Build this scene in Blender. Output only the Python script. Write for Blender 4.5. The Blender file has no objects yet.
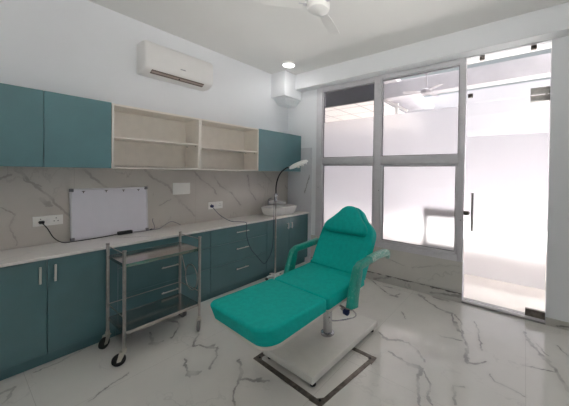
import bpy, bmesh, math, random
from mathutils import Vector, Matrix
random.seed(7)
SC = bpy.context.scene
COL = SC.collection
PI = math.pi

# ------------------------------------------------------------------ camera
cd = bpy.data.cameras.new('camera'); cam = bpy.data.objects.new('camera', cd); COL.objects.link(cam)
_y, _p, _r = 0.6238, -0.0135, 0.0132
_F = Vector((-math.sin(_y)*math.cos(_p), math.cos(_y)*math.cos(_p), math.sin(_p)))
_R0 = Vector((math.cos(_y), math.sin(_y), 0)); _U0 = _R0.cross(_F)
_R = _R0*math.cos(_r) + _U0*math.sin(_r); _U = -_R0*math.sin(_r) + _U0*math.cos(_r)
m = Matrix((_R, _U, -_F)).transposed().to_4x4(); m.translation = (0, 0, 1.55)
cam.matrix_world = m
cd.sensor_width = 36; cd.lens = 274.41*36/569
cd.shift_x = -42.63/569; cd.shift_y = -26.28/569
cd.clip_start = .05
SC.camera = cam

# ------------------------------------------------------------------ light
W = bpy.data.worlds.new('sky'); SC.world = W; W.use_nodes = True
bg = W.node_tree.nodes['Background']
bg.inputs[0].default_value = (.88, .94, 1.0, 1); bg.inputs[1].default_value = .5
SC.view_settings.view_transform = 'Standard'; SC.view_settings.look = 'None'
SC.view_settings.gamma = 1; SC.view_settings.use_curve_mapping = False
SC.view_settings.exposure = 0.0
SC.cycles.max_bounces = 10; SC.cycles.diffuse_bounces = 6; SC.cycles.glossy_bounces = 4
SC.cycles.transmission_bounces = 6; SC.cycles.transparent_max_bounces = 12
SC.cycles.use_denoising = True
LAMP_W = 1.3
sd = bpy.data.lights.new('sun', 'SUN'); sd.energy = 38.0; sd.angle = .3; sd.color = (.90, .96, 1.0)
so = bpy.data.objects.new('sun', sd); COL.objects.link(so)
so.rotation_euler = Vector((.22, -.02, 1)).to_track_quat('Z', 'Y').to_euler()   # overhead sun: it lights the yard, whose pale paving throws light up into the room

# ------------------------------------------------------------------ dimensions
XL, XR, YB, YF, ZC = -3.52, 1.6, 3.657, -1.3, 3.216
FLOOR_VEINS = [(-2.88,1.14,-2.73,1.09,0.012),(-2.73,1.09,-2.63,1.08,0.012),(-2.63,1.08,-2.65,1.15,0.012),(-2.69,1.08,-2.64,1.1,0.03),(-2.97,1.34,-2.88,1.38,0.01),(-2.88,1.38,-2.78,1.37,0.01),(-2.78,1.37,-2.63,1.21,0.01),(-2.95,1.35,-2.88,1.38,0.02),(-2.49,1.39,-2.35,1.27,0.012),(-2.35,1.27,-2.33,1.31,0.012),(-2.33,1.31,-2.23,1.34,0.012),(-2.23,1.34,-2.17,1.39,0.012),(-2.17,1.39,-2.08,1.33,0.012),(-2.08,1.33,-1.98,1.2,0.012),(-2.23,1.35,-2.23,1.38,0.025),(-2.25,1.15,-2.1,1.09,0.012),(-2.1,1.09,-2.02,1.08,0.012),(-2.06,1.09,-2.02,1.12,0.035),(-2.02,1.12,-2.01,1.14,0.012),(-1.88,1.4,-1.76,1.33,0.013),(-1.76,1.33,-1.7,1.27,0.013),(-1.7,1.27,-1.67,1.31,0.013),(-1.67,1.31,-1.59,1.34,0.013),(-1.59,1.34,-1.51,1.39,0.013),(-1.76,1.33,-1.71,1.29,0.02),(-1.59,1.35,-1.58,1.37,0.022),(-1.7,1.27,-1.64,1.19,0.01),(-1.64,1.19,-1.58,1.13,0.01),(-1.58,1.13,-1.54,1.12,0.01),(-1.13,2.47,-1.02,2.4,0.012),(-1.02,2.4,-0.93,2.45,0.012),(-0.93,2.45,-0.83,2.48,0.012),(-0.83,2.48,-0.73,2.41,0.012),(-0.73,2.41,-0.64,2.31,0.012),(-1.06,2.42,-1.03,2.41,0.02),(-0.93,2.46,-0.89,2.47,0.02),(-0.93,2.26,-0.79,2.21,0.012),(-0.79,2.21,-0.68,2.2,0.012),(-0.68,2.2,-0.64,2.22,0.012),(-0.73,2.2,-0.66,2.21,0.03),(-0.64,2.22,-0.63,2.1,0.016),(-0.63,2.1,-0.59,1.96,0.016),(-0.59,1.96,-0.54,1.86,0.016),(-0.63,2.2,-0.55,2.11,0.01),(-0.55,2.11,-0.51,1.95,0.01),(-0.51,1.95,-0.48,1.91,0.01),(-0.74,3.31,-0.63,3.29,0.012),(-0.63,3.29,-0.59,3.16,0.012),(-0.59,3.16,-0.56,3.05,0.012),(-0.56,3.05,-0.47,2.94,0.012),(-0.47,2.94,-0.4,2.76,0.012),(-0.4,2.76,-0.37,2.62,0.012),(-0.37,2.62,-0.36,2.5,0.012),(-0.36,2.5,-0.28,2.55,0.012),(-0.28,2.55,-0.24,2.62,0.012),(-0.57,3.12,-0.51,2.98,0.022),(-0.39,2.7,-0.37,2.57,0.022),(-0.6,3.29,-0.51,3.15,0.009),(-0.51,3.15,-0.47,2.95,0.009),(-0.4,3.25,-0.34,3.07,0.009),(-0.34,3.07,-0.28,2.77,0.009),(-0.4,2.17,-0.35,2.0,0.012),(-0.4,2.17,-0.33,2.21,0.009),(-0.63,2.77,-0.45,2.81,0.007),(0.03,3.34,0.07,3.16,0.016),(0.07,3.16,0.16,2.96,0.016),(0.16,2.96,0.23,2.85,0.016),(0.23,2.85,0.28,2.63,0.016),(0.28,2.63,0.34,2.54,0.016),(0.14,3.0,0.19,2.94,0.028),(0.12,3.17,0.19,3.03,0.008),(0.27,3.26,0.33,3.13,0.008),(-0.19,2.47,-0.16,2.41,0.007),(-0.16,2.41,0.02,2.38,0.007),(0.02,2.75,0.25,2.81,0.007),(-1.85,3.65,-1.64,3.51,0.012),(-1.64,3.51,-1.45,3.36,0.012),(-1.45,3.36,-1.32,3.31,0.012),(-1.32,3.31,-1.28,3.42,0.012),(-1.37,3.32,-1.29,3.32,0.03),(-1.08,3.56,-0.97,3.46,0.014),(-0.97,3.46,-0.79,3.33,0.014),(-0.79,3.33,-0.64,3.3,0.014),(-1.06,3.54,-1.0,3.5,0.03),(-0.69,3.29,-0.64,3.3,0.03),(-0.9,3.6,-0.74,3.59,0.03),(-1.09,2.99,-1.01,2.87,0.006),(-1.55,3.53,-1.43,3.54,0.012),(-2.9,0.19,-2.91,0.27,0.022),(-2.89,0.27,-2.77,0.22,0.012),(-2.43,0.81,-2.39,0.66,0.006),(-2.39,0.66,-2.34,0.56,0.006),(-3.09,0.74,-3.01,0.53,0.005),(-3.01,0.53,-3.01,0.39,0.005)]
SPLASH_VEINS = [(0.33,1.58,0.45,1.42,0.012),(0.45,1.42,0.56,1.28,0.012),(0.56,1.28,0.61,1.2,0.012),(0.61,1.2,0.69,1.11,0.012),(0.49,1.28,0.55,1.23,0.022),(0.75,1.61,0.86,1.47,0.016),(0.86,1.47,0.98,1.37,0.016),(0.23,1.46,0.32,1.51,0.01),(0.26,1.23,0.34,1.16,0.006),(0.34,1.16,0.31,1.07,0.006),(0.31,1.07,0.35,0.9,0.006),(1.29,1.59,1.41,1.47,0.016),(1.41,1.47,1.57,1.37,0.016),(1.57,1.37,1.67,1.24,0.016),(1.67,1.24,1.8,1.09,0.016),(1.8,1.09,1.91,0.97,0.016),(1.67,1.24,1.72,1.16,0.02),(1.84,1.6,2.03,1.42,0.014),(2.03,1.42,2.18,1.32,0.014),(2.18,1.32,2.21,1.23,0.014),(2.18,1.47,2.29,1.34,0.014),(2.29,1.34,2.47,1.24,0.014),(2.47,1.24,2.62,1.05,0.014),(2.75,1.5,2.79,1.26,0.014),(2.79,1.26,2.92,1.1,0.014),(3.02,1.59,3.26,1.38,0.012),(0.92,1.19,1.02,1.29,0.006),(1.02,1.29,1.18,1.06,0.006),(1.49,1.14,1.6,1.2,0.006),(0.37,1.57,0.39,1.46,0.008),(0.39,1.46,0.49,1.4,0.008),(3.58,1.32,3.77,1.13,0.01),(3.77,1.13,3.88,0.94,0.01)]

# ------------------------------------------------------------------ materials
def s2l(c): return tuple(((v/255)/12.92 if v/255 <= .04045 else ((v/255+.055)/1.055)**2.4) for v in c)
class NT:
    def __init__(s, name):
        s.m = bpy.data.materials.new(name); s.m.use_nodes = True
        s.t = s.m.node_tree; s.n = s.t.nodes; s.l = s.t.links
        s.b = s.n['Principled BSDF']; s.out = s.n['Material Output']
    def new(s, ty, **k):
        x = s.n.new(ty)
        for a, v in k.items(): setattr(x, a, v)
        return x
    def put(s, sock, v):
        if hasattr(v, 'is_output') or isinstance(v, bpy.types.NodeSocket): s.l.new(v, sock)
        else: sock.default_value = v
    def math(s, op, a, b=0.0, clamp=False):
        x = s.new('ShaderNodeMath', operation=op, use_clamp=clamp); s.put(x.inputs[0], a); s.put(x.inputs[1], b); return x.outputs[0]
    def vm(s, op, a, b=(0, 0, 0), out=0):
        x = s.new('ShaderNodeVectorMath', operation=op); s.put(x.inputs[0], a); s.put(x.inputs[1], b); return x.outputs[out]
    def noise(s, vec, scale, detail=3, rough=.5, out=0):
        x = s.new('ShaderNodeTexNoise'); x.inputs['Scale'].default_value = scale; x.inputs['Detail'].default_value = detail
        x.inputs['Roughness'].default_value = rough; s.put(x.inputs['Vector'], vec); return x.outputs[out]
    def ramp(s, fac, lo, hi, a=0.0, b=1.0):
        x = s.new('ShaderNodeMapRange', interpolation_type='SMOOTHSTEP')
        s.put(x.inputs[0], fac); x.inputs[1].default_value = lo; x.inputs[2].default_value = hi
        x.inputs[3].default_value = a; x.inputs[4].default_value = b; return x.outputs[0]
    def mix(s, fac, a, b):
        x = s.new('ShaderNodeMix', data_type='RGBA'); s.put(x.inputs[0], fac)
        s.put(x.inputs[6], a if not isinstance(a, tuple) else (*a[:3], 1)); s.put(x.inputs[7], b if not isinstance(b, tuple) else (*b[:3], 1)); return x.outputs[2]
    def coord(s): return s.new('ShaderNodeNewGeometry').outputs['Position']
    def obj(s): return s.new('ShaderNodeTexCoord').outputs['Object']
    def bump(s, h, strength=.2, dist=.002):
        x = s.new('ShaderNodeBump'); x.inputs['Strength'].default_value = strength; x.inputs['Distance'].default_value = dist
        s.put(x.inputs['Height'], h); s.l.new(x.outputs[0], s.b.inputs['Normal'])

def mat(name, rgb, rough=.5, metal=0.0, spec=.5, vary=.04, nscale=12, bump=0, bscale=200, coat=0):
    """solid colour with a little procedural variation"""
    t = NT(name); c = s2l(rgb); p = t.obj()
    n = t.noise(p, nscale, 3)
    t.put(t.b.inputs['Base Color'], t.mix(t.ramp(n, .3, .7), tuple(v*(1-vary) for v in c), tuple(min(1, v*(1+vary)) for v in c)))
    t.b.inputs['Roughness'].default_value = rough; t.b.inputs['Metallic'].default_value = metal
    t.b.inputs['Specular IOR Level'].default_value = spec; t.b.inputs['Coat Weight'].default_value = coat
    t.b.inputs['Coat Roughness'].default_value = .12
    if bump: t.bump(t.noise(p, bscale, 2), bump, .001)
    return t.m

def marble(name, veins, axes, base=(232, 229, 224), vein=(120, 118, 116), rough=.08, joints=None, noise_amt=.35, cloud=.06, off=0.0, extra=None, vamt=1.0, spec=.5):
    t = NT(name); p = t.coord(); v = p
    # ragged edges: the point is pushed about by noise before the distance to each vein is taken
    nv = t.noise(p, 14, 4, .6, out=1)
    nv = t.vm('SUBTRACT', nv, (.5, .5, .5))
    sc = t.new('ShaderNodeVectorMath', operation='SCALE'); t.put(sc.inputs[0], nv); sc.inputs[3].default_value = .07
    q = t.vm('ADD', p, sc.outputs[0])
    sp = t.new('ShaderNodeSeparateXYZ'); t.put(sp.inputs[0], q)
    cb = t.new('ShaderNodeCombineXYZ'); t.put(cb.inputs[0], sp.outputs[axes[0]]); t.put(cb.inputs[1], sp.outputs[axes[1]])
    q = cb.outputs[0]; cur = None
    for iv, (ax, ay, bx, by, w) in enumerate(veins):
        if cur is not None and iv % 5 == 0:      # ties each batch to the one before, so that few values are alive at once
            ma = t.new('ShaderNodeVectorMath', operation='MULTIPLY_ADD'); t.put(ma.inputs[0], cur); ma.inputs[1].default_value = (1e-9, 1e-9, 0); t.put(ma.inputs[2], q); q = ma.outputs[0]
        bax, bay = bx-ax, by-ay; L2 = max(1e-6, bax*bax+bay*bay)
        pa = t.vm('SUBTRACT', q, (ax, ay, 0))
        h = t.math('MULTIPLY', t.vm('DOT_PRODUCT', pa, (bax/L2, bay/L2, 0), out=1), 1.0, clamp=True)
        s_ = t.new('ShaderNodeVectorMath', operation='SCALE'); s_.inputs[0].default_value = (bax, bay, 0); t.put(s_.inputs[3], h)
        d = t.math('DIVIDE', t.vm('DISTANCE', pa, s_.outputs[0], out=1), w*1.0)
        cur = d if cur is None else t.math('MINIMUM', cur, d)
    strength = t.ramp(t.noise(p, 6, 2), .3, .62, .3*vamt, .95*vamt)
    mask = t.math('MULTIPLY', t.ramp(cur, .45, 1.15, 1, 0), strength)
    halo = t.ramp(cur, .6, 5.0, .12*vamt, 0)
    # fine hairline veins all over
    w1 = t.noise(t.vm('ADD', t.vm('MULTIPLY', p, (1.0, 1.7, 1.1)), (off, 3.1, 1.7)), 1.15, 5, .58)
    hair = t.ramp(t.math('ABSOLUTE', t.math('SUBTRACT', w1, .5)), .0, .010, noise_amt, 0)
    hair = t.math('MULTIPLY', hair, t.ramp(t.noise(p, 1.7, 2), .45, .65))
    cl = t.ramp(t.noise(p, 1.3, 4, .6), .35, .7)
    c0 = s2l(base); c = t.mix(cl, tuple(x*(1-cloud) for x in c0), c0)
    vc = s2l(vein)
    tot = t.math('MAXIMUM', mask, t.math('MAXIMUM', halo, hair))
    c = t.mix(tot, c, vc)
    if joints:
        for (axis, period, start) in joints:
            sp2 = t.new('ShaderNodeSeparateXYZ'); t.put(sp2.inputs[0], p)
            f = t.math('ABSOLUTE', t.math('SUBTRACT', t.math('FRACT', t.math('DIVIDE', t.math('ADD', sp2.outputs[axis], 100*period-start), period)), .5))
            g = t.ramp(f, .5-.0016/period, .5-.0004/period)
            c = t.mix(t.math('MULTIPLY', g, .45), c, s2l((125, 120, 112)))
    if extra: c = extra(t, p, c)
    t.put(t.b.inputs['Base Color'], c)
    t.b.inputs['Roughness'].default_value = rough; t.b.inputs['Specular IOR Level'].default_value = spec
    return t.m

def joint_dirt(t, p, c):      # crumbling dark grout along the top edge of the skirting
    sp = t.new('ShaderNodeSeparateXYZ'); t.put(sp.inputs[0], p)
    n = t.noise(p, 9, 4, .65)
    edge = t.math('ADD', sp.outputs[2], t.math('MULTIPLY', t.math('SUBTRACT', n, .5), .10))
    return t.mix(t.ramp(edge, .098, .116, 0, .75), c, s2l((52, 50, 49)))

M = {}
M['wall'] = mat('wall paint', (234, 235, 238), .75, vary=.012, nscale=1.5, bump=.05, bscale=60)
M['ceiling'] = mat('ceiling paint', (230, 229, 227), .85, vary=.01, nscale=1.2)
M['floor'] = marble('floor marble tile', FLOOR_VEINS, (0, 1), base=(232, 229, 223), joints=[(0, 1.2, .035), (1, 1.6, .34)], noise_amt=.16, rough=.045, vamt=.72, spec=.85)
M['splash'] = marble('marble backsplash', SPLASH_VEINS, (1, 2), base=(206, 199, 192), vein=(128, 120, 116), rough=.22, joints=[(1, 1.2, .72)], noise_amt=.28, cloud=.10, vamt=.5)
M['marble'] = marble('marble wall cladding', [(-1.2, .30, -.85, .40, .008), (-.85, .40, -.62, .44, .008), (-1.6, .36, -1.3, .3, .006)], (0, 2), base=(214, 211, 205), rough=.2, noise_amt=.22, cloud=.10, off=5, vamt=.45)
M['marble_cool'] = marble('pale marble cladding', [(-3.1, 1.2, -3.0, 1.5, .008)], (0, 2), base=(222, 222, 227), rough=.2, noise_amt=.2, cloud=.06, off=2)
M['skirt'] = marble('marble skirting', [(-1.75, .02, -1.5, .10, .02), (-.95, .03, -.6, .08, .02)], (0, 2), base=(200, 197, 192), rough=.2, noise_amt=.3, vamt=.7, extra=joint_dirt)
M['skirt2'] = marble('marble skirting clean', [(.3, .02, .5, .05, .01)], (0, 2), base=(196, 193, 186), rough=.2)
M['counter'] = marble('white marble worktop', [(1.0, -3.3, 1.3, -3.1, .004)], (1, 0), base=(236, 232, 228), rough=.12, noise_amt=.15, cloud=.03, off=9)
M['teal'] = mat('teal laminate', (84, 128, 134), .28, spec=.9, vary=.05, nscale=5, bump=.06, bscale=500)
M['teal2'] = mat('teal laminate lower', (77, 117, 123), .28, spec=.8, vary=.05, nscale=5, bump=.06, bscale=500)
M['carcass'] = mat('off white laminate', (238, 231, 222), .45, vary=.02)
M['chrome'] = mat('chrome', (200, 200, 202), .16, 1, vary=.02)
M['steel'] = mat('brushed steel', (176, 172, 168), .3, 1, vary=.06, nscale=40)
M['steel_tray'] = mat('tray steel', (196, 190, 186), .16, 1, vary=.06, nscale=9)
M['alu'] = mat('grey aluminium', (214, 212, 216), .4, .15, vary=.03, nscale=6)
M['alu_dark'] = mat('rubber gasket', (128, 126, 132), .6)
M['handle'] = mat('satin handle', (206, 204, 200), .3, .45)
M['sill'] = mat('grey sill', (150, 148, 144), .35, .3)
M['white_plastic'] = mat('white plastic', (232, 230, 228), .35, vary=.01)
M['white_gloss'] = mat('white ceramic', (238, 235, 233), .1, vary=.01)
M['cream'] = mat('cream painted steel', (214, 208, 198), .3, vary=.03)
M['platform'] = mat('ivory coated steel', (232, 230, 222), .18, vary=.02)
M['green'] = mat('sea green leatherette', (0, 174, 164), .6, spec=.22, vary=.06, nscale=30, bump=.12, bscale=260)
M['black'] = mat('black rubber', (24, 24, 26), .55)
M['dark'] = mat('dark steel strip', (116, 108, 100), .4, .5, vary=.25, nscale=25)
M['dark_slot'] = mat('brown grey louvre', (120, 106, 100), .5)
M['board'] = mat('whiteboard enamel', (224, 221, 230), .2, vary=.01)
M['blue'] = mat('navy plug plastic', (34, 44, 92), .4)
M['cord_grey'] = mat('blue grey cord', (62, 72, 96), .5)
M['socket'] = mat('switch plate', (236, 234, 230), .3, vary=.01)
M['hole'] = mat('socket hole', (70, 66, 64), .6)
M['castor'] = mat('castor fork', (196, 192, 182), .35, .6)
M['grey_rubber'] = mat('grey tyre', (128, 126, 124), .6)

def wrapm():
    t = NT('plastic film over green'); p = t.obj()
    n = t.noise(t.vm('MULTIPLY', p, (1, 1, .6)), 60, 4, .7)
    t.put(t.b.inputs['Base Color'], t.mix(t.ramp(n, .5, .8, 0, .40), s2l((8, 152, 134)), s2l((150, 205, 190))))
    t.b.inputs['Roughness'].default_value = .28; t.b.inputs['Coat Weight'].default_value = .5
    t.bump(n, .6, .004); return t.m
M['wrap'] = wrapm()
def wrapw():
    t = NT('loose plastic film'); p = t.obj()
    n = t.noise(p, 50, 4, .7)
    t.put(t.b.inputs['Base Color'], t.mix(t.ramp(n, .35, .75), s2l((92, 172, 154)), s2l((206, 222, 214))))
    t.b.inputs['Roughness'].default_value = .3; t.bump(n, .7, .005); return t.m
M['wrap_white'] = wrapw()

def glass():
    t = NT('clear glass'); t.n.remove(t.b)
    tr = t.new('ShaderNodeBsdfTransparent'); tr.inputs[0].default_value = (.965, .975, .97, 1)
    gl = t.new('ShaderNodeBsdfGlossy'); gl.inputs['Roughness'].default_value = .01
    fr = t.new('ShaderNodeFresnel'); fr.inputs[0].default_value = 1.45
    mx = t.new('ShaderNodeMixShader'); t.l.new(fr.outputs[0], mx.inputs[0]); t.l.new(tr.outputs[0], mx.inputs[1]); t.l.new(gl.outputs[0], mx.inputs[2])
    t.l.new(mx.outputs[0], t.out.inputs[0]); return t.m
M['glass'] = glass()
def frost():
    t = NT('frosted film'); t.n.remove(t.b)
    tl = t.new('ShaderNodeBsdfTranslucent'); tl.inputs[0].default_value = (.80, .79, .81, 1)
    rf = t.new('ShaderNodeBsdfRefraction'); rf.inputs['Color'].default_value = (.82, .81, .83, 1)
    rf.inputs['Roughness'].default_value = .55; rf.inputs['IOR'].default_value = 1.22
    mx = t.new('ShaderNodeMixShader'); mx.inputs[0].default_value = .6
    t.l.new(tl.outputs[0], mx.inputs[1]); t.l.new(rf.outputs[0], mx.inputs[2]); t.l.new(mx.outputs[0], t.out.inputs[0]); return t.m
M['frost'] = frost()
def emit(name, rgb, s):
    t = NT(name); t.n.remove(t.b); e = t.new('ShaderNodeEmission'); e.inputs[0].default_value = (*rgb, 1); e.inputs[1].default_value = s
    t.l.new(e.outputs[0], t.out.inputs[0]); return t.m
M['lamp'] = emit('led diffuser', (1, .98, .97), 9)
M['out_floor'] = mat('cream paving', (226, 216, 208), .5, vary=.04, nscale=2)
M['out_wall'] = mat('white render', (240, 236, 234), .8, vary=.02, nscale=1)
M['out_far'] = mat('pale grey render', (186, 181, 187), .8, vary=.02, nscale=1)
M['out_grey'] = mat('grey steel', (196, 192, 198), .6, vary=.08, nscale=2)
M['out_fan'] = mat('grey fan paint', (176, 170, 176), .6)  # even grey, darker than the plastic of the indoor fan
M['out_dark'] = mat('dark soffit', (44, 42, 50), .6)
M['out_brown'] = mat('dark brown slats', (62, 44, 42), .6)
def tiles():
    t = NT('ceiling tiles'); p = t.coord(); sp = t.new('ShaderNodeSeparateXYZ'); t.put(sp.inputs[0], p)
    c = s2l((236, 228, 226))
    for k in (0, 1):
        f = t.math('ABSOLUTE', t.math('SUBTRACT', t.math('FRACT', t.math('DIVIDE', t.math('ADD', sp.outputs[k], 60), .6)), .5))
        c = t.mix(t.ramp(f, .474, .482, 0, .8), c, s2l((150, 142, 146)))
    t.put(t.b.inputs['Base Color'], c); t.b.inputs['Roughness'].default_value = .8; return t.m
M['tiles'] = tiles()

# ------------------------------------------------------------------ mesh helpers
def rot_to(d):
    return Vector((0, 0, 1)).rotation_difference(Vector(d).normalized()).to_matrix().to_4x4()
class MB:
    def __init__(s): s.bm = bmesh.new()
    def _merge(s, b, mx=None):
        if mx is not None: bmesh.ops.transform(b, matrix=mx, verts=b.verts)
        me = bpy.data.meshes.new('t'); b.to_mesh(me); b.free(); s.bm.from_mesh(me); bpy.data.meshes.remove(me)
    def box(s, lo, hi, bev=0, seg=2, mx=None):
        b = bmesh.new(); bmesh.ops.create_cube(b, size=1)
        c = [(lo[i]+hi[i])/2 for i in range(3)]; d = [abs(hi[i]-lo[i]) for i in range(3)]
        for v in b.verts: v.co = Vector((c[0]+v.co.x*d[0], c[1]+v.co.y*d[1], c[2]+v.co.z*d[2]))
        if bev: bmesh.ops.bevel(b, geom=b.edges[:], offset=min(bev, min(d)*.49), segments=seg, profile=.5, affect='EDGES')
        s._merge(b, mx); return s
    def cyl(s, a, b_, r, r2=None, n=16, bev=0):
        a = Vector(a); b_ = Vector(b_); d = b_-a; b = bmesh.new()
        bmesh.ops.create_cone(b, cap_ends=True, segments=n, radius1=r, radius2=r if r2 is None else r2, depth=d.length)
        if bev:
            es = [e for e in b.edges if abs(e.verts[0].co.z-e.verts[1].co.z) < 1e-6]
            bmesh.ops.bevel(b, geom=es, offset=bev, segments=2, profile=.5, affect='EDGES')
        s._merge(b, Matrix.Translation((a+b_)/2) @ rot_to(d)); return s
    def lathe(s, prof, c=(0, 0, 0), n=32, mx=None):
        b = bmesh.new(); rings = []
        for (r, z) in prof:
            rings.append([b.verts.new((r*math.cos(2*PI*i/n), r*math.sin(2*PI*i/n), z)) for i in range(n)] if r > 1e-6 else [b.verts.new((0, 0, z))])
        for A, B in zip(rings, rings[1:]):
            for i in range(n):
                j = (i+1) % n
                if len(A) == 1 and len(B) == 1: continue
                if len(A) == 1: b.faces.new((A[0], B[i], B[j]))
                elif len(B) == 1: b.faces.new((A[i], A[j], B[0]))
                else: b.faces.new((A[i], A[j], B[j], B[i]))
        bmesh.ops.recalc_face_normals(b, faces=b.faces)
        s._merge(b, (mx or Matrix()) if mx else Matrix.Translation(c)); return s
    def tube(s, pts, r, n=8, closed=False, sq=None):
        """swept tube along points; r may be a list; sq=(w,h) gives a rounded-rectangle section"""
        P = [Vector(p) for p in pts]; k = len(P); b = bmesh.new(); rings = []
        up = Vector((0, 0, 1)); prev = None
        for i in range(k):
            if closed: d = (P[(i+1) % k]-P[i-1]).normalized()
            else: d = (P[min(i+1, k-1)]-P[max(i-1, 0)]).normalized()
            if prev is None:
                a = d.cross(up)
                if a.length < .1: a = d.cross(Vector((1, 0, 0)))
                a.normalize()
            else:
                a = (prev-d*prev.dot(d)); a.normalize()
            prev = a; c = a.cross(d).normalized()
            rr = r[i] if isinstance(r, (list, tuple)) else r
            ring = []
            for j in range(n):
                t = 2*PI*j/n
                if sq:
                    ct, st = math.cos(t), math.sin(t); e = .45
                    w, h = (sq[i] if isinstance(sq[0], (list, tuple)) else sq)
                    x = w/2*math.copysign(abs(ct)**e, ct); y = h/2*math.copysign(abs(st)**e, st)
                else: x, y = rr*math.cos(t), rr*math.sin(t)
                ring.append(b.verts.new(P[i]+a*x+c*y))
            rings.append(ring)
        for q in range(k if closed else k-1):
            A, B = rings[q], rings[(q+1) % k]
            for j in range(n): b.faces.new((A[j], A[(j+1) % n], B[(j+1) % n], B[j]))
        if not closed: b.faces.new(rings[0]); b.faces.new(rings[-1])
        bmesh.ops.recalc_face_normals(b, faces=b.faces)
        s._merge(b); return s
    def prism(s, outline, z0, z1, bt=0, bb=0, seg=4, mx=None, crown=0):
        """2D outline extruded from z0 to z1, rounded top (bt) and bottom (bb) rims"""
        b = bmesh.new(); n = len(outline)
        cx = sum(p[0] for p in outline)/n; cy = sum(p[1] for p in outline)/n
        lay = []
        def ring(ins, z):
            # inset along averaged normals
            pts = []
            for i in range(n):
                p0 = Vector(outline[i-1]); p = Vector(outline[i]); p1 = Vector(outline[(i+1) % n])
                t = (p1-p0).normalized(); nn = Vector((-t.y, t.x)); pts.append(b.verts.new((p.x+nn.x*ins, p.y+nn.y*ins, z)))
            lay.append(pts)
        if bb:
            for i in range(seg+1):
                a = PI/2*i/seg; ring(bb*(1-math.sin(a)), z0+bb*(1-math.cos(a)))
        else: ring(0, z0)
        if bt:
            for i in range(seg+1):
                a = PI/2*i/seg; ring(bt*(1-math.cos(a)), z1-bt*(1-math.sin(a)))
        else: ring(0, z1)
        for A, B in zip(lay, lay[1:]):
            for i in range(n): b.faces.new((A[i], A[(i+1) % n], B[(i+1) % n], B[i]))
        b.faces.new(lay[0])
        if crown:
            prevr = lay[-1]
            for q in (.75, .5, .25):
                R = [b.verts.new((cx+(v.co.x-cx)*q, cy+(v.co.y-cy)*q, z1+crown*(1-q*q))) for v in lay[-1]]
                for i in range(n): b.faces.new((prevr[i], prevr[(i+1) % n], R[(i+1) % n], R[i]))
                prevr = R
            b.faces.new(prevr)
        else: b.faces.new(lay[-1])
        bmesh.ops.recalc_face_normals(b, faces=b.faces)
        s._merge(b, mx); return s
    def build(s, name, m_, parent=None, mx=None, smooth=True, angle=35):
        me = bpy.data.meshes.new(name)
        if mx is not None: bmesh.ops.transform(s.bm, matrix=mx, verts=s.bm.verts)
        s.bm.to_mesh(me); s.bm.free(); me.materials.append(m_)
        if smooth and len(me.polygons):
            me.polygons.foreach_set('use_smooth', [True]*len(me.polygons)); me.set_sharp_from_angle(angle=math.radians(angle))
        o = bpy.data.objects.new(name, me); COL.objects.link(o)
        if parent is not None: o.parent = parent
        return o
def rrect(x0, y0, x1, y1, r, n=6, rs=None):
    """counter-clockwise rounded rectangle; rs = radii at (x0y0, x1y0, x1y1, x0y1)"""
    rs = rs or (r,)*4; out = []
    for (cx, cy, a0, q) in ((x0, y0, PI, 0), (x1, y0, 1.5*PI, 1), (x1, y1, 0, 2), (x0, y1, .5*PI, 3)):
        R = rs[q]; ox = cx+R if q in (0, 3) else cx-R; oy = cy+R if q in (0, 1) else cy-R
        for i in range(n+1):
            a = a0+PI/2*i/n; out.append((ox+R*math.cos(a), oy+R*math.sin(a)))
    return out
def tag(o, label, cat, group=None):
    o['label'] = label; o['category'] = cat
    if group: o['group'] = group
    return o
def thing(name, label, cat, loc=(0, 0, 0), rz=0, group=None):
    o = bpy.data.objects.new(name, None); COL.objects.link(o); o.location = loc; o.rotation_euler = (0, 0, rz); o.empty_display_size = .1
    return tag(o, label, cat, group)
def struct(o, label=None):
    o['kind'] = 'structure'
    if label: o['label'] = label
    return o
def copy_tree(o, parent=None):
    c = o.copy(); COL.objects.link(c); c.parent = parent
    for ch in list(o.children): copy_tree(ch, c)
    return c
def smoothline(pts, n=6):
    """Catmull-Rom through points"""
    P = [Vector(p) for p in pts]; P = [2*P[0]-P[1]]+P+[2*P[-1]-P[-2]]; out = []
    for i in range(1, len(P)-2):
        for k in range(n):
            t = k/n; a, b, c, d = P[i-1], P[i], P[i+1], P[i+2]
            out.append(.5*((2*b)+(c-a)*t+(2*a-5*b+4*c-d)*t*t+(3*b-3*c+d-a)*t**3))
    out.append(P[-2]); return out

# ================================================================== SETTING
struct(MB().box((XL-.1, YF-.1, -.1), (XR+.1, YB+.02, 0)).build('floor', M['floor'], smooth=False))
struct(MB().box((XL-.1, YF-.1, ZC), (XR+.1, YB+.12, ZC+.12)).build('ceiling', M['ceiling'], smooth=False))
struct(MB().box((XL-.12, YF, 0), (XL, YB, ZC)).build('wall_left', M['wall'], smooth=False))
RW = (-.9, 2.6, .95, 2.85)                              # added window in the unseen right wall, there to let daylight in
struct(MB().box((XR, YF, 0), (XR+.12, YB, RW[2])).box((XR, YF, RW[3]), (XR+.12, YB, ZC)).box((XR, YF, RW[2]), (XR+.12, RW[0], RW[3])).box((XR, RW[1], RW[2]), (XR+.12, YB, RW[3])).build('wall_right', M['wall'], smooth=False))
w2 = thing('added_window_2', '', ''); del w2['category']; struct(w2, 'wide clear window added in the unseen right wall to let daylight in')
f2 = MB()
for yy in (RW[0], (RW[0]+RW[1])/2-.025, RW[1]-.05): f2.box((XR+.03, yy, RW[2]), (XR+.09, yy+.05, RW[3]))
for zz in (RW[2], RW[3]-.05): f2.box((XR+.032, RW[0], zz), (XR+.088, RW[1], zz+.05))
f2.build('window_frame', M['alu'], w2, smooth=False)
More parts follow.
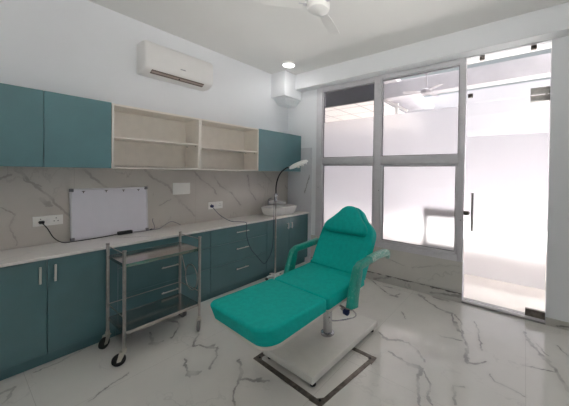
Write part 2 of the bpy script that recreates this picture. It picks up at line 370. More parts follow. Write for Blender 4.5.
MB().box((XR+.055, RW[0]+.04, RW[2]+.04), (XR+.061, RW[1]-.04, RW[3]-.04)).build('glass_pane', M['glass'], w2, smooth=False)
FW_ = (-2.0, 1.2, .95, 2.85)                            # added window behind the camera, there to light the facing wall
struct(MB().box((XL, YF-.12, 0), (XR, YF, FW_[2])).box((XL, YF-.12, FW_[3]), (XR, YF, ZC)).box((XL, YF-.12, FW_[2]), (FW_[0], YF, FW_[3])).box((FW_[1], YF-.12, FW_[2]), (XR, YF, FW_[3])).build('wall_front', M['wall'], smooth=False))
w3 = thing('added_window_3', '', ''); del w3['category']; struct(w3, 'wide clear window added in the unseen wall behind the camera to let daylight in')
f3 = MB()
for xx in (FW_[0], (FW_[0]+FW_[1])/2-.025, FW_[1]-.05): f3.box((xx, YF-.09, FW_[2]), (xx+.05, YF-.03, FW_[3]))
for zz in (FW_[2], FW_[3]-.05): f3.box((FW_[0], YF-.088, zz), (FW_[1], YF-.032, zz+.05))
f3.build('window_frame', M['alu'], w3, smooth=False)
MB().box((FW_[0]+.04, YF-.063, FW_[2]+.04), (FW_[1]-.04, YF-.057, FW_[3]-.04)).build('glass_pane', M['glass'], w3, smooth=False)
WX0, WX1, WZ0, WZ1 = -2.858, -.592, .49, 2.955          # window opening
DX0, DX1 = -.592, .205                                   # door opening
wb = MB()
wb.box((XL, YB, 0), (WX0, YB+.12, ZC))
wb.box((WX0, YB, 0), (WX1, YB+.12, WZ0))
wb.box((WX0, YB, WZ1), (DX1, YB+.12, ZC))
wb.box((DX1, YB, 0), (XR, YB+.12, ZC))
struct(wb.build('wall_back', M['wall'], smooth=False))
struct(MB().box((-3.2, 3.48, 2.96), (XR, YB, ZC), .004).build('trim_1', M['wall'], smooth=False), 'white boxed beam running above the window and glass door')
bx = MB().box((XL, 3.23, 2.81), (-3.2, YB, ZC), .006)
bx.prism([(XL, 3.30), (-3.26, 3.30), (-3.26, YB), (XL, YB)], 2.79, 2.81)
# the stub under the capital tapers into the corner
b_ = bmesh.new()
t4 = [b_.verts.new(p) for p in ((XL, 3.28, 2.81), (-3.25, 3.28, 2.81), (-3.25, YB, 2.81), (XL, YB, 2.81))]
l4 = [b_.verts.new(p) for p in ((XL, 3.40, 2.72), (-3.34, 3.40, 2.72), (-3.34, YB, 2.72), (XL, YB, 2.72))]
for i in range(4): b_.faces.new((t4[i], t4[(i+1) % 4], l4[(i+1) % 4], l4[i]))
b_.faces.new(t4); b_.faces.new(l4); bmesh.ops.recalc_face_normals(b_, faces=b_.faces)
bx._merge(b_)
struct(bx.build('trim_2', M['wall'], smooth=False), 'white boxed corner bulkhead under the ceiling')
# marble cladding: splash on the left wall, its return on the back wall, wall under the window
struct(MB().box((XL, 0, .86), (XL+.010, YB, 1.60)).build('trim_3', M['splash'], smooth=False), 'veined marble backsplash above the worktop')
struct(MB().box((XL+.010, YB-.010, 0), (-2.95, YB, 1.98)).build('trim_4', M['marble_cool'], smooth=False), 'marble return on the window wall beside the worktop')
struct(MB().box((-2.95, YB-.010, 0), (WX1, YB, WZ0)).build('trim_5', M['marble'], smooth=False), 'marble cladding below the window')
struct(MB().box((-2.94, YB-.022, 0), (WX1, YB-.010, .112), .002).build('baseboard_back', M['skirt'], smooth=False))
struct(MB().box((DX1+.0, YB-.012, 0), (XR, YB, .078), .002).build('baseboard_right', M['skirt2'], smooth=False))
struct(MB().box((DX0, YB-.02, 0), (DX1, YB+.12, .022), .003).build('trim_6', M['sill'], smooth=False), 'grey threshold strip under the glass door')

# ------------------------------------------------------------------ window
win = thing('window_1', '', '', (0, 0, 0)); del win['category']; struct(win, 'grey aluminium window of four panes, frosted below')
MX0, MX1, TZ0, TZ1 = -1.795, -1.690, 1.695, 1.79
y0, y1 = YB-.012, YB+.07
fr = MB()
fr.box((WX0, y0, WZ0), (WX0+.115, y1, WZ1), .004)
fr.box((WX1-.062, y0, WZ0), (WX1, y1, WZ1), .004)
for (a_, b2) in ((WX0+.115, MX0), (MX1, WX1-.062)):
    fr.box((a_, y0+.001, WZ1-.055), (b2, y1, WZ1), .002)
    fr.box((a_, y0+.001, WZ0), (b2, y1, WZ0+.075), .002)
    fr.box((a_, y0+.001, TZ0), (b2, y1, TZ1), .002)
fr.box((MX0, y0, WZ0), (MX1, y1, WZ1), .004)
fr.build('window_frame', M['alu'], win)
def sash(x0, x1, z0, z1, w, clear_from=None):
    ya, yb = YB+.010, YB+.052
    f = MB()
    f.box((x0, ya, z0), (x0+w, yb, z1), .003); f.box((x1-w, ya, z0), (x1, yb, z1), .003)
    f.box((x0+w, ya, z0), (x1-w, yb, z0+w), .003); f.box((x0+w, ya, z1-w), (x1-w, yb, z1), .003)
    s = f.build('sash', M['alu'], win)
    g = MB(); q = .007
    for (a, b, c, d) in ((x0+w, z0+w, x0+w+q, z1-w), (x1-w-q, z0+w, x1-w, z1-w), (x0+w, z0+w, x1-w, z0+w+q), (x0+w, z1-w-q, x1-w, z1-w)):
        g.box((a, ya+.004, b), (c, yb-.004, d))
    g.build('gasket', M['alu_dark'], s, smooth=False)
    pn = MB().box((x0+w-.004, YB+.028, z0+w-.004), (x1-w+.004, YB+.034, z1-w+.004)).build('glass_pane', M['glass'], s, smooth=False)
    zt = clear_from if clear_from else z1-w
    fb = bmesh.new(); vs = [fb.verts.new(p) for p in ((x0+w, YB+.0265, z0+w), (x1-w, YB+.0265, z0+w), (x1-w, YB+.0265, zt), (x0+w, YB+.0265, zt))]
    fb.faces.new(vs); mb = MB(); mb._merge(fb); mb.build('frosted_film', M['frost'], s, smooth=False)
sash(WX0+.115, MX0, WZ0+.075, TZ0, .020)
sash(MX1, WX1-.062, WZ0+.075, TZ0, .034)
sash(WX0+.115, MX0, TZ1, WZ1-.055, .012, 2.385)
sash(MX1, WX1-.062, TZ1, WZ1-.055, .012, 2.385)
MB().cyl((WX1-.03, y0-.004, 1.0), (WX1-.03, y0, 1.0), .006).build('screw', M['alu_dark'], win)
MB().cyl((MX0+.09, y0-.004, 1.31), (MX0+.09, y0, 1.31), .006).build('screw', M['alu_dark'], win)
MB().cyl((WX0+.05, y0-.004, 1.31), (WX0+.05, y0, 1.31), .006).build('screw', M['alu_dark'], win)

# ------------------------------------------------------------------ glass door
dr = thing('door_1', '', ''); del dr['category']; struct(dr, 'frameless glass door with frosted film and steel patch fittings')
leaf = MB().box((DX0+.012, YB+.024, .034), (DX1-.010, YB+.036, 2.405), .001).build('door_leaf', M['glass'], dr, smooth=False)
leaf2 = MB().box((DX0+.004, YB+.024, 2.415), (DX1-.003, YB+.036, 2.950), .001).build('transom_pane', M['glass'], dr, smooth=False)
fb = bmesh.new(); vs = [fb.verts.new(p) for p in ((DX0+.012, YB+.022, .348), (DX1-.010, YB+.022, .348), (DX1-.010, YB+.022, 2.005), (DX0+.012, YB+.022, 2.005))]
fb.faces.new(vs); mb = MB(); mb._merge(fb); mb.build('frosted_film', M['frost'], dr, smooth=False)
MB().box((.035, YB+.010, 2.34), (DX1-.004, YB+.048, 2.403), .003).box((.035, YB+.010, 2.413), (DX1-.004, YB+.048, 2.485), .003).cyl((.17, YB+.0, 2.408), (.17, YB+.05, 2.408), .012).build('top_patch_fitting', M['steel'], dr)
MB().box((.030, YB+.008, .036), (DX1-.004, YB+.050, .112), .003).build('bottom_patch_fitting', M['dark'], dr)
for (x, z) in ((-.43, 2.925), (.055, 2.925), (-.545, 2.50)):
    MB().box((x-.025, YB+.012, z-.025), (x+.025, YB+.046, z+.022), .003).build('glass_clip', M['dark'], dr)
hd = MB().cyl((-.495, YB-.03, .885), (-.495, YB-.03, 1.335), .0125, n=16).build('pull_handle', M['steel'], dr)
h2 = MB()
for z in (.95, 1.27): h2.cyl((-.495, YB-.03, z), (-.495, YB+.03, z), .008)
h2.build('standoff', M['steel'], hd)
MB().box((DX0+.0, YB-.012, 1.066), (DX0+.055, YB+.05, 1.112), .006).cyl((DX0+.045, YB-.02, 1.09), (DX0+.045, YB+.05, 1.09), .020).build('door_lock', M['dark'], dr)

# ------------------------------------------------------------------ outside
def ext(o, label, cat): return tag(o, label, cat)
o = MB().box((-9, YB+.13, -.1), (9, 14, -.0)).box((XR+.13, -9, -.1), (9, YB+.13, 0)).box((-9, -9, -.1), (XR+.13, YF-.13, 0)).build('outdoor_paving', M['out_floor'], smooth=False); o['kind'] = 'structure'  # stretches beyond the right and rear walls are added to bounce daylight in
o = MB().box((-9, 10, 0), (9, 10.2, 4.3)).build('outdoor_wall', M['out_far'], smooth=False); o['kind'] = 'structure'
o = MB().box((-6.5, 5.08, 3.05), (-2.5, 9.5, 3.10)).build('outdoor_tiled_soffit', M['tiles'], smooth=False); o['kind'] = 'structure'
o = MB().box((-9, 3.80, 3.76), (-2.5, 9.5, 3.86)).box((-2.5, 3.80, 3.56), (4, 4.95, 3.62)).build('added_shade_slab', M['out_grey'], smooth=False); o['kind'] = 'structure'  # unseen slabs added to keep the sun off the left and near paving
o = MB().box((-2.5, 4.95, 4.3), (3.2, 7.6, 4.36)).build('added_shade_roof', M['out_wall'], smooth=False); o['kind'] = 'structure'  # added roof that blocks the sun over the middle of the yard
o = MB().box((-6.5, 5.0, 3.03), (-2.45, 5.08, 3.75)).build('outdoor_dark_fascia', M['out_dark'], smooth=False); o['kind'] = 'structure'
o = MB().box((-2.6, 5.5, 3.16), (3.5, 5.75, 3.47), .01).build('outdoor_grey_beam', M['out_grey'], smooth=False); o['kind'] = 'structure'
o = MB().box((-2.6, 5.12, 3.44), (3.5, 5.24, 3.50), .01).build('outdoor_white_beam', M['out_wall'], smooth=False); o['kind'] = 'structure'
o = MB().tube([(-2.6, 7.0, 3.75), (3.5, 7.0, 3.95)], .03).tube([(-2.6, 6.6, 3.85), (3.5, 6.6, 3.72)], .03).build('outdoor_pipe', M['out_grey']); o['kind'] = 'structure'
o = MB().tube([(-2.62, 5.6, 3.22), (-2.0, 5.6, 2.86)], .03, sq=(.05, .05)).box((-2.26, 5.58, 2.7), (-2.2, 5.64, 3.05)).build('outdoor_truss', M['out_wall']); o['kind'] = 'structure'
oc = thing('outdoor_chair', 'dark brown chair outside, blurred behind the frosted lower window pane', 'chair', (-.98, 4.0, 0))
MB().box((-.24, -.20, .43), (.30, .22, .52), .01).build('seat', M['out_brown'], oc)
MB().box((-.22, .19, .93), (.30, .23, 1.06), .01).box((-.22, .19, .55), (-.17, .23, .97), .005).box((.25, .19, .55), (.30, .23, .97), .005).box((-.22, .19, .48), (.22, .23, .56), .01).build('backrest', M['out_brown'], oc)
for sx in (-.2, .27):
    for sy in (-.18, .2): MB().box((sx-.02, sy-.02, 0), (sx+.02, sy+.02, .45)).build('leg', M['out_brown'], oc)

# ================================================================== CABINETS
CFX, TOEX = -3.02, -3.08
CY = [.0, .922, 1.84, 2.72, YB-.012]
def bar_handle(p, axis, L, x, parent, name='handle'):
    """bar handle on a front whose face is at x; p = centre (y, z)"""
    h = MB(); y, z = p
    d = (0, L/2, 0) if axis == 'y' else (0, 0, L/2)
    h.cyl((x+.030, y-d[1], z-d[2]), (x+.030, y+d[1], z+d[2]), .0075, n=10)
    for s in (-.72, .72): h.cyl((x-.002, y+s*d[1], z+s*d[2]), (x+.030, y+s*d[1], z+s*d[2]), .0045, n=8)
    return h.build(name, M['handle'], parent)
def base_unit(name, y0, y1, label, cat, kind, group='teal base units under the worktop'):
    t = thing(name, label, cat, (XL+.02, y0, 0), 0, group)
    ox, oy = XL+.02, y0
    L = lambda x, y, z: (x-ox, y-oy, z)
    MB().box(L(XL+.02, y0+.001, .1), L(CFX-.020, y1-.001, .848)).build('carcass', M['teal2'], t, smooth=False)
    MB().box(L(XL+.05, y0+.001, 0), L(TOEX, y1-.001, .1)).build('plinth', M['teal2'], t, smooth=False)
    if kind == 'doors':
        ym = (y0+y1)/2
        for (a, b, s) in ((y0, ym, -1), (ym, y1, 1)):
            d = MB().box(L(CFX-.018, a+.0015, .103), L(CFX, b-.0015, .842), .0015, 1).build('door', M['teal2'], t, smooth=False)
            bar_handle((ym+s*.042-oy, .735 if y0 < 2 else .712), 'z', .13 if y0 < 2 else .095, CFX-ox, d)
    else:
        for (a, b, hz) in ((.647, .842, .768), (.392, .644, .552), (.103, .389, .29)):
            d = MB().box(L(CFX-.018, y0+.0015, a), L(CFX, y1-.0015, b), .0015, 1).build('drawer', M['teal2'], t, smooth=False)
            bar_handle(((y0+y1)/2-oy, hz), 'y', .19, CFX-ox, d)
    return t
base_unit('base_cabinet', CY[0], CY[1], 'teal double door base cabinet under the whiteboard, at the left edge', 'cabinet', 'doors')
base_unit('drawer_unit', CY[1], CY[2], 'teal three drawer base unit directly behind the steel trolley', 'drawers', 'drawers')
base_unit('drawer_unit', CY[2], CY[3], 'teal three drawer base unit between trolley and lamp stand, blue cord hanging over it', 'drawers', 'drawers')
base_unit('base_cabinet', CY[3], CY[4], 'teal double door base cabinet under the white wash basin', 'cabinet', 'doors')
tag(MB().box((XL+.012, 0, .85), (-3.0, YB-.012, .872), .002).build('worktop', M['counter'], smooth=False),
    'long white marble worktop on the teal base units', 'worktop')

UX, UZ0, UZ1 = -3.196, 1.568, 2.192
def wall_unit(y0, y1, doors, label):
    t = thing('wall_cabinet', label, 'cabinet', (XL, y0, UZ0), 0, 'teal wall cabinets')
    MB().box((0.002, .001, .002), (UX-.020-XL, y1-y0-.001, UZ1-UZ0)).build('carcass', M['teal'], t, smooth=False)
    n = len(doors)-1
    for a, b in zip(doors, doors[1:]):
        MB().box((UX-.018-XL, a-y0+.0015, 0), (UX-XL, b-y0-.0015, UZ1-UZ0), .0015, 1).build('door', M['teal'], t, smooth=False)
wall_unit(.014, .922, (.014, .468, .922), 'teal two door wall cabinet at the left end, above the whiteboard')
wall_unit(2.703, YB-.012, (2.703, YB-.012), 'teal wall cabinet at the window end, above the wash basin')
def open_shelf(y0, y1, label, mid):
    t = thing('open_shelf_unit', label, 'shelf', (XL, y0, UZ0), 0, 'off white open shelf units between the teal wall cabinets')
    D, Wd, H, th = UX-XL, y1-y0-.001, UZ1-UZ0-.004, .018
    MB().box((.002, 0, 0), (D, th, H), .001).box((.002, Wd-th, 0), (D, Wd, H), .001).box((.002, th, 0), (D, Wd-th, th), .001).box((.002, th, H-th), (D, Wd-th, H), .001).box((.002, th, th), (.010, Wd-th, H-th)).build('carcass', M['carcass'], t, smooth=False)
    MB().box((.010, th+.001, mid-UZ0), (D-.012, Wd-th-.001, mid-UZ0+.018), .001).build('shelf', M['carcass'], t, smooth=False)
    for yy in (th+.004, Wd-th-.004):
        for xx in (.06, D-.06):
            MB().cyl((xx, yy-.006, mid-UZ0-.008), (xx, yy+.006, mid-UZ0-.008), .005, n=8).build('shelf_pin', M['dark'], t)
    return t
open_shelf(.924, 1.800, 'off white open shelf unit beside the left teal doors, one shelf', 1.862)
open_shelf(1.801, 2.700, 'off white open shelf unit nearer the window, beside the single teal door', 1.838)

# ================================================================== AIR CONDITIONER
ac = thing('air_conditioner', 'white split air conditioner high on the left wall', 'air conditioner', (XL, 1.24, 2.62))
AW = .79
prof = [(0, .30), (.14, .305), (.195, .295), (.222, .27), (.232, .2), (.235, .10), (.228, .055), (.205, .03), (.13, 0), (0, 0)]
b = bmesh.new(); A = []; B_ = []
def acsec(y, ins):
    r = []
    for (x, z) in prof: r.append(b.verts.new((max(.0, x-(ins if x > .01 else 0)), y, .15+(z*1.12-.15)*(1-ins*4 if True else 1))))
    return r
secs = [acsec(0, .02), acsec(.006, .006), acsec(.02, 0), acsec(AW-.02, 0), acsec(AW-.006, .006), acsec(AW, .02)]
for P_, Q_ in zip(secs, secs[1:]):
    for i in range(len(prof)): b.faces.new((P_[i], P_[(i+1) % len(prof)], Q_[(i+1) % len(prof)], Q_[i]))
b.faces.new(secs[0]); b.faces.new(secs[-1]); bmesh.ops.recalc_face_normals(b, faces=b.faces)
mb = MB(); mb._merge(b); mb.build('housing', M['white_plastic'], ac, angle=50)
# outlet slot on the slanted underside edge
def acpt(t, out): # point along the lower front slope
    x = .135+(.228-.135)*t; z = .004+(.06-.004)*t; return (x+out*.45, z-out*.9)
v = MB()
mxs = Matrix.Translation((.178, AW/2-.02, .024)) @ Matrix.Rotation(-math.atan2(.056, .093), 4, 'Y')
v.box((-.030, -.30, -.007), (.030, .30, .004), mx=mxs)
sl = v.build('air_outlet', M['dark_slot'], ac, smooth=False)
MB().box((-.008, -.295, -.011), (.012, .295, -.006), mx=mxs).build('louvre', mat('louvre', (168, 152, 146), .4), sl, smooth=False)
MB().box((-.008, -.006, -.014), (.008, .006, -.006), mx=mxs).build('louvre_clip', M['black'], sl, smooth=False)
MB().box((.234, AW/2-.03, .112), (.2375, AW/2+.03, .124), .001).build('badge', M['chrome'], ac)

# ================================================================== CEILING LAMP, FANS
dl = thing('ceiling_light', 'round white downlight on the ceiling beside the corner bulkhead', 'ceiling light', (-2.97, 3.08, ZC))
MB().lathe([(0, 0), (.100, 0), (.102, -.008), (.097, -.020), (.090, -.024), (.087, -.018), (0, -.018)], n=40).build('rim', M['white_plastic'], dl)
MB().lathe([(0, -.0185), (.085, -.0185), (.085, -.025), (.06, -.030), (0, -.031)], n=40).build('diffuser', M['lamp'], dl)
ld = bpy.data.lights.new('downlight', 'AREA'); ld.shape = 'DISK'; ld.size = .13; ld.energy = LAMP_W; ld.color = (1, .97, .95)
lo = bpy.data.objects.new('downlight_beam', ld); COL.objects.link(lo); lo.location = (0, 0, -.036); lo.parent = dl
def make_fan(loc, rz, R, top, label, group, mt='white_plastic'):
    f = thing('ceiling_fan', label, 'ceiling fan', loc, rz, group)
    MB().lathe([(0, -.040), (.055, -.038), (.088, -.024), (.100, 0), (.100, .028), (.08, .048), (.03, .056), (0, .057)], n=36).build('motor_housing', M[mt], f)
    MB().cyl((0, 0, .05), (0, 0, top), .011, n=12).build('down_rod', M[mt], f)
    MB().lathe([(.055, 0), (.05, -.03), (.02, -.055), (.012, -.06), (0, -.06)], (0, 0, top), 24).build('canopy', M[mt], f)
    for k in range(3):
        a = 2*PI*k/3; mx = Matrix.Rotation(a, 4, 'Z')
        bl = MB().prism([(.13, -.045), (.20, -.055), (R-.01, -.062), (R, -.045), (R+.004, .02), (R-.01, .055), (.2, .05), (.13, .035)], .008, .012, mx=mx @ Matrix.Rotation(math.radians(9), 4, 'X'))
        bo = bl.build('blade', M[mt], f)
        MB().box((.07, -.018, .008), (.17, .018, .016), .003, mx=mx).build('blade_bracket', M['alu'], bo)
    return f
make_fan((-1.455, 1.86, 2.96), math.radians(108), .48, ZC-2.96, 'white three blade ceiling fan inside the room, cut by the top edge', 'ceiling fans')
make_fan((-1.50, 5.18, 3.07), math.radians(200), .42, .37, 'white ceiling fan outside, seen through the upper right window pane', 'ceiling fans', 'out_fan')

# ================================================================== ON THE WORKTOP AND BACKSPLASH
wbd = thing('whiteboard', 'framed whiteboard leaning on the backsplash at the left of the worktop', 'whiteboard', (-3.462, .685, .873))
wbd.rotation_euler = (0, -math.radians(4.6), 0)
WW, WH = .66, .495
MB().box((-.012, .008, .008), (.0, WW-.008, WH-.008)).build('writing_surface', M['board'], wbd, smooth=False)
MB().box((-.016, 0, 0), (.004, WW, .014), .003).box((-.016, 0, WH-.014), (.004, WW, WH), .003).box((-.016, 0, .014), (.004, .014, WH-.014), .003).box((-.016, WW-.014, .014), (.004, WW, WH-.014), .003).build('frame', M['alu'], wbd)
for (cy_, cz_) in ((0, 0), (WW, 0), (0, WH), (WW, WH)):
    a, b2 = (cy_-.003, cy_+.030) if cy_ == 0 else (cy_-.030, cy_+.003); c, d = (cz_-.0, cz_+.030) if cz_ == 0 else (cz_-.030, cz_+.003)
    MB().box((-.018, a, c), (.007, b2, d), .006).build('corner_cap', M['alu_dark'], wbd)
for yy in (.10, .28, .43, .57):
    MB().box((.000, yy-.012, WH-.030), (.005, yy+.012, WH-.024), .001).box((.000, yy-.003, WH-.045), (.005, yy+.003, WH-.026), .001).build('hook', M['hole'], wbd, smooth=False)
# wall sockets
def plate(name, y0, y1, z0, z1, label, cat, holes, group=None):
    t = thing(name, label, cat, (XL+.010, y0, z0), 0, group); w, h = y1-y0, z1-z0
    MB().box((0, 0, 0), (.009, w, h), .003).build('plate', M['socket'], t)
    for (cy_, kind) in holes:
        if kind == 's':
            g = MB()
            for (dy, dz) in ((0, .018), (-.013, -.008), (.013, -.008)): g.cyl((.008, cy_+dy, h/2+dz), (.0098, cy_+dy, h/2+dz), .0042, n=10)
            g.build('socket_hole', M['hole'], t)
        else: MB().box((.008, cy_-.014, h/2-.022), (.0125, cy_+.014, h/2+.022), .002).build('switch', M['white_plastic'], t)
    return t
plate('wall_socket', .443, .640, 1.040, 1.130, 'white socket plate on the marble left of the whiteboard, black plug in it', 'socket', ((.050, 's'), (.100, 'w'), (.150, 's')), 'socket plates on the backsplash')
plate('blank_plate', 1.630, 1.842, 1.258, 1.402, 'blank white cover plate on the marble, right of the whiteboard', 'cover plate', ())
plate('wall_socket', 2.095, 2.315, 1.030, 1.128, 'white socket plate on the marble with a blue plug in it', 'socket', ((.045, 's'), (.115, 'w'), (.175, 's')), 'socket plates on the backsplash')
pc = thing('power_adapter', 'black power adapter on the worktop in front of the whiteboard, cable to the left socket', 'power adapter', (-3.435, 1.10, .8735))
MB().box((-.022, -.055, 0), (.022, .075, .034), .006).build('adapter_body', M['black'], pc)
MB().box((XL+.019+3.435, -.62, .190), (XL+.050+3.435, -.585, .216), .006).build('plug', M['black'], pc)
P0 = Vector((-3.435, 1.10, .8735))
def loc(pts): return [Vector(p)-P0 for p in pts]
MB().tube(smoothline(loc([(-3.478, .50, 1.070), (-3.462, .53, 1.02), (-3.455, .57, .93), (-3.43, .625, .881), (-3.41, .70, .879), (-3.42, .9, .879), (-3.435, 1.046, .884)])), .004).build('cable', M['black'], pc)
MB().tube(smoothline(loc([(-3.435, 1.174, .884), (-3.425, 1.25, .879), (-3.43, 1.36, .879), (-3.44, 1.40, .90), (-3.47, 1.39, .97), (-3.475, 1.395, 1.00)])), .0035).build('cable', M['alu_dark'], pc)
MB().tube(smoothline(loc([(-3.43, 1.36, .879), (-3.44, 1.45, .879), (-3.47, 1.53, .91), (-3.48, 1.60, .935), (-3.47, 1.66, .91), (-3.45, 1.70, .880)])), .0035).build('cable', M['alu_dark'], pc)
MB().cyl((-.005, .25, .006), (-.005, .275, .008), .009, n=10).build('connector', M['black'], pc)

# wash basin and tap
ba = thing('wash_basin', 'white ceramic counter top wash basin at the window end of the worktop', 'wash basin', (-3.245, 3.185, .872))
b = bmesh.new(); rings = []
def basin_ring(sx, sy, z, e=.55, n=48):
    r = []
    for i in range(n):
        a = 2*PI*i/n; c, s = math.cos(a), math.sin(a)
        r.append(b.verts.new((sx*math.copysign(abs(c)**e, c), sy*math.copysign(abs(s)**e, s), z)))
    return r
for (sx, sy, z) in ((.150, .245, 0), (.160, .258, .01), (.180, .285, .06), (.188, .298, .118), (.190, .300, .126), (.186, .296, .130), (.176, .286, .128), (.165, .272, .10), (.14, .24, .045), (.09, .17, .028), (.03, .04, .022)):
    rings.append(basin_ring(sx, sy, z))
for A_, B2 in zip(rings, rings[1:]):
    for i in range(48): b.faces.new((A_[i], A_[(i+1) % 48], B2[(i+1) % 48], B2[i]))
b.faces.new(rings[0]); b.faces.new(rings[-1]); bmesh.ops.recalc_face_normals(b, faces=b.faces)
mb = MB(); mb._merge(b); mb.build('bowl', M['white_gloss'], ba, angle=60)
MB().cyl((0, 0, .022), (0, 0, .027), .022, n=20).build('drain', M['chrome'], ba)
tp = thing('basin_tap', 'white and chrome mixer tap standing over the wash basin', 'tap', (-3.465, 3.155, .872))
MB().cyl((0, 0, 0), (0, 0, .20), .020, n=20, bev=.003).build('tap_body', M['chrome'], tp)
MB().tube([(0, 0, .175), (.04, .05, .182), (.09, .13, .176), (.145, .235, .155)], .02, n=16, sq=[(.06, .055), (.07, .06), (.075, .055), (.07, .045)]).build('spout', M['white_gloss'], tp)
MB().tube([(0, 0, .20), (.004, 0, .225), (.05, .012, .250)], .01, n=12, sq=[(.035, .035), (.03, .022), (.022, .010)]).build('lever', M['chrome'], tp)

# ================================================================== MAGNIFIER LAMP ON ITS STAND
lm = thing('magnifier_lamp', 'white magnifying lamp on a gooseneck and steel rolling pole stand by the drawers', 'lamp', (-2.915, 2.79, 0))
hub = MB().lathe([(0, .045), (.04, .045), (.045, .055), (.04, .075), (.02, .085), (0, .085)], n=24)
hub.build('base_hub', M['white_plastic'], lm)
for k in range(5):
    a = 2*PI*k/5+.5; c, s = math.cos(a), math.sin(a); R5 = .125 if c < 0 else .17
    lg = MB().tube([(c*.03, s*.03, .062), (c*R5*.7, s*R5*.7, .058), (c*R5, s*R5, .048)], .01, n=10, sq=[(.035, .022), (.03, .018), (.024, .014)]).build('base_leg', M['white_plastic'], lm)
    MB().cyl((c*R5-s*.010, s*R5+c*.010, .020), (c*R5+s*.010, s*R5-c*.010, .020), .020, n=16, bev=.003).build('castor', M['black'], lg)
MB().cyl((0, 0, .08), (0, 0, 1.13), .0115, n=14).cyl((0, 0, .6), (0, 0, .625), .0135, n=14).build('pole', M['steel'], lm)
MB().cyl((0, 0, 1.12), (0, 0, 1.20), .017, n=16, bev=.003).cyl((0, 0, 1.20), (0, 0, 1.245), .024, n=16, bev=.004).cyl((-.03, -.012, 1.215), (.035, .012, 1.215), .009, n=10).build('pole_clamp', M['chrome'], lm)
neck = smoothline([(0, 0, 1.235), (0, 0, 1.33), (.018, 0, 1.42), (.077, 0, 1.527), (.175, 0, 1.60), (.27, 0, 1.632)], 8)
MB().tube(neck, .009, n=10).build('gooseneck', M['black'], lm)
MB().tube([(.255, 0, 1.628), (.30, 0, 1.640)], .013, n=12).build('head_joint', M['chrome'], lm)
hmx = Matrix.Translation((.425, 0, 1.665)) @ Matrix.Rotation(-math.radians(15), 4, 'Y') @ Matrix.Rotation(math.radians(20), 4, 'X')
hd_ = MB().lathe([(0, .030), (.07, .028), (.12, .015), (.138, -.004), (.135, -.018), (.115, -.024), (.10, -.018), (.0, -.016)], n=40, mx=hmx).build('lamp_head', M['white_plastic'], lm)
MB().lathe([(0, -.018), (.098, -.0185), (.098, -.023), (0, -.026)], n=32, mx=hmx).build('lens', M['board'], hd_)
for k in (-1, 0, 1):
    a = k*.5-.5; MB().box((.120*math.cos(a)-.012, .120*math.sin(a)-.012, -.040), (.120*math.cos(a)+.012, .120*math.sin(a)+.012, -.012), .004, mx=hmx).build('head_grip', M['white_plastic'], hd_)
# its cord: plug in the right socket, over the worktop edge, down the drawers, up to the pole
L0 = Vector((-2.915, 2.79, 0))
cp = [(-3.478, 2.14, 1.065), (-3.45, 2.17, 1.01), (-3.38, 2.21, .94), (-3.20, 2.24, .885), (-3.08, 2.30, .882), (-3.0, 2.325, .880), (-2.981, 2.33, .85), (-2.978, 2.33, .70), (-2.98, 2.40, .52), (-2.975, 2.52, .37), (-2.965, 2.62, .26), (-2.955, 2.68, .30), (-2.94, 2.75, .45), (-2.935, 2.77, .8), (-2.937, 2.775, 1.10), (-2.93, 2.78, 1.20)]
pcd = thing('lamp_cord', 'blue grey lamp cord with a navy plug, hanging over the worktop edge to the lamp stand', 'cord', (-3.503, 2.14, 1.06))  # the magnifier lamp's own cord, kept as a separate object
L0 = Vector(pcd.location)
MB().tube(smoothline([Vector(p)-L0 for p in cp], 6), .0038).build('cable', M['cord_grey'], pcd)
MB().cyl(Vector((-3.503, 2.14, 1.072))-L0, Vector((-3.468, 2.14, 1.072))-L0, .022, r2=.018, n=20, bev=.003).build('plug', M['blue'], pcd)

# ================================================================== TROLLEY
tr = thing('instrument_trolley', 'two tier stainless steel trolley on castors before the teal drawers', 'trolley', (-2.765, 1.14, 0))
hx, hy = .192, .312
posts = [(hx, -hy), (hx, hy), (-hx, -hy), (-hx, hy)]
for (x, y) in posts:
    p = MB().cyl((x, y, .128), (x, y, .900), .0125, n=16).build('post', M['steel'], tr)
    MB().cyl((x, y, .895), (x, y, .912), .0150, n=16, bev=.003).build('post_cap', M['steel'], p)
def tray(z, name):
    g = MB(); th = .0025
    g.box((-hx+.004, -hy+.004, z), (hx-.004, hy-.004, z+th))
    for (a, b2) in (((-hx+.004, -hy+.002, z-.022), (hx-.004, -hy+.005, z+.004)), ((-hx+.004, hy-.005, z-.022), (hx-.004, hy-.002, z+.004)),
                    ((-hx+.002, -hy+.004, z-.022), (-hx+.005, hy-.004, z+.004)), ((hx-.005, -hy+.004, z-.022), (hx-.002, hy-.004, z+.004))): g.box(a, b2)
    return g.build(name, M['steel_tray'], tr, smooth=False)
tray(.795, 'top_tray'); tray(.250, 'lower_tray')
def rail(a, b2, r=.004): return MB().cyl(a, b2, r, n=10).build('guard_rail', M['steel'], tr)
for z in (.885,):
    rail((-hx, -hy, z), (hx, -hy, z)); rail((-hx, hy, z), (hx, hy, z))
rail((-hx, -hy, .372), (-hx, hy, .372)); rail((-hx, -hy, .372), (hx, -hy, .372)); rail((-hx, hy, .372), (hx, hy, .372))
rg = MB().tube([(.115*math.cos(2*PI*i/36), hy+.020, .462+.130*math.sin(2*PI*i/36)) for i in range(36)], .005, n=8, closed=True).build('basin_ring', M['steel'], tr)
MB().tube([(-hx, hy, .735), (-.17, hy+.012, .64), (-.118, hy+.02, .50)], .005).build('ring_bracket', M['steel'], rg)
MB().tube([(hx, hy, .66), (.165, hy+.012, .66), (.150, hy+.018, .56), (.112, hy+.02, .50)], .005).build('ring_bracket', M['steel'], rg)
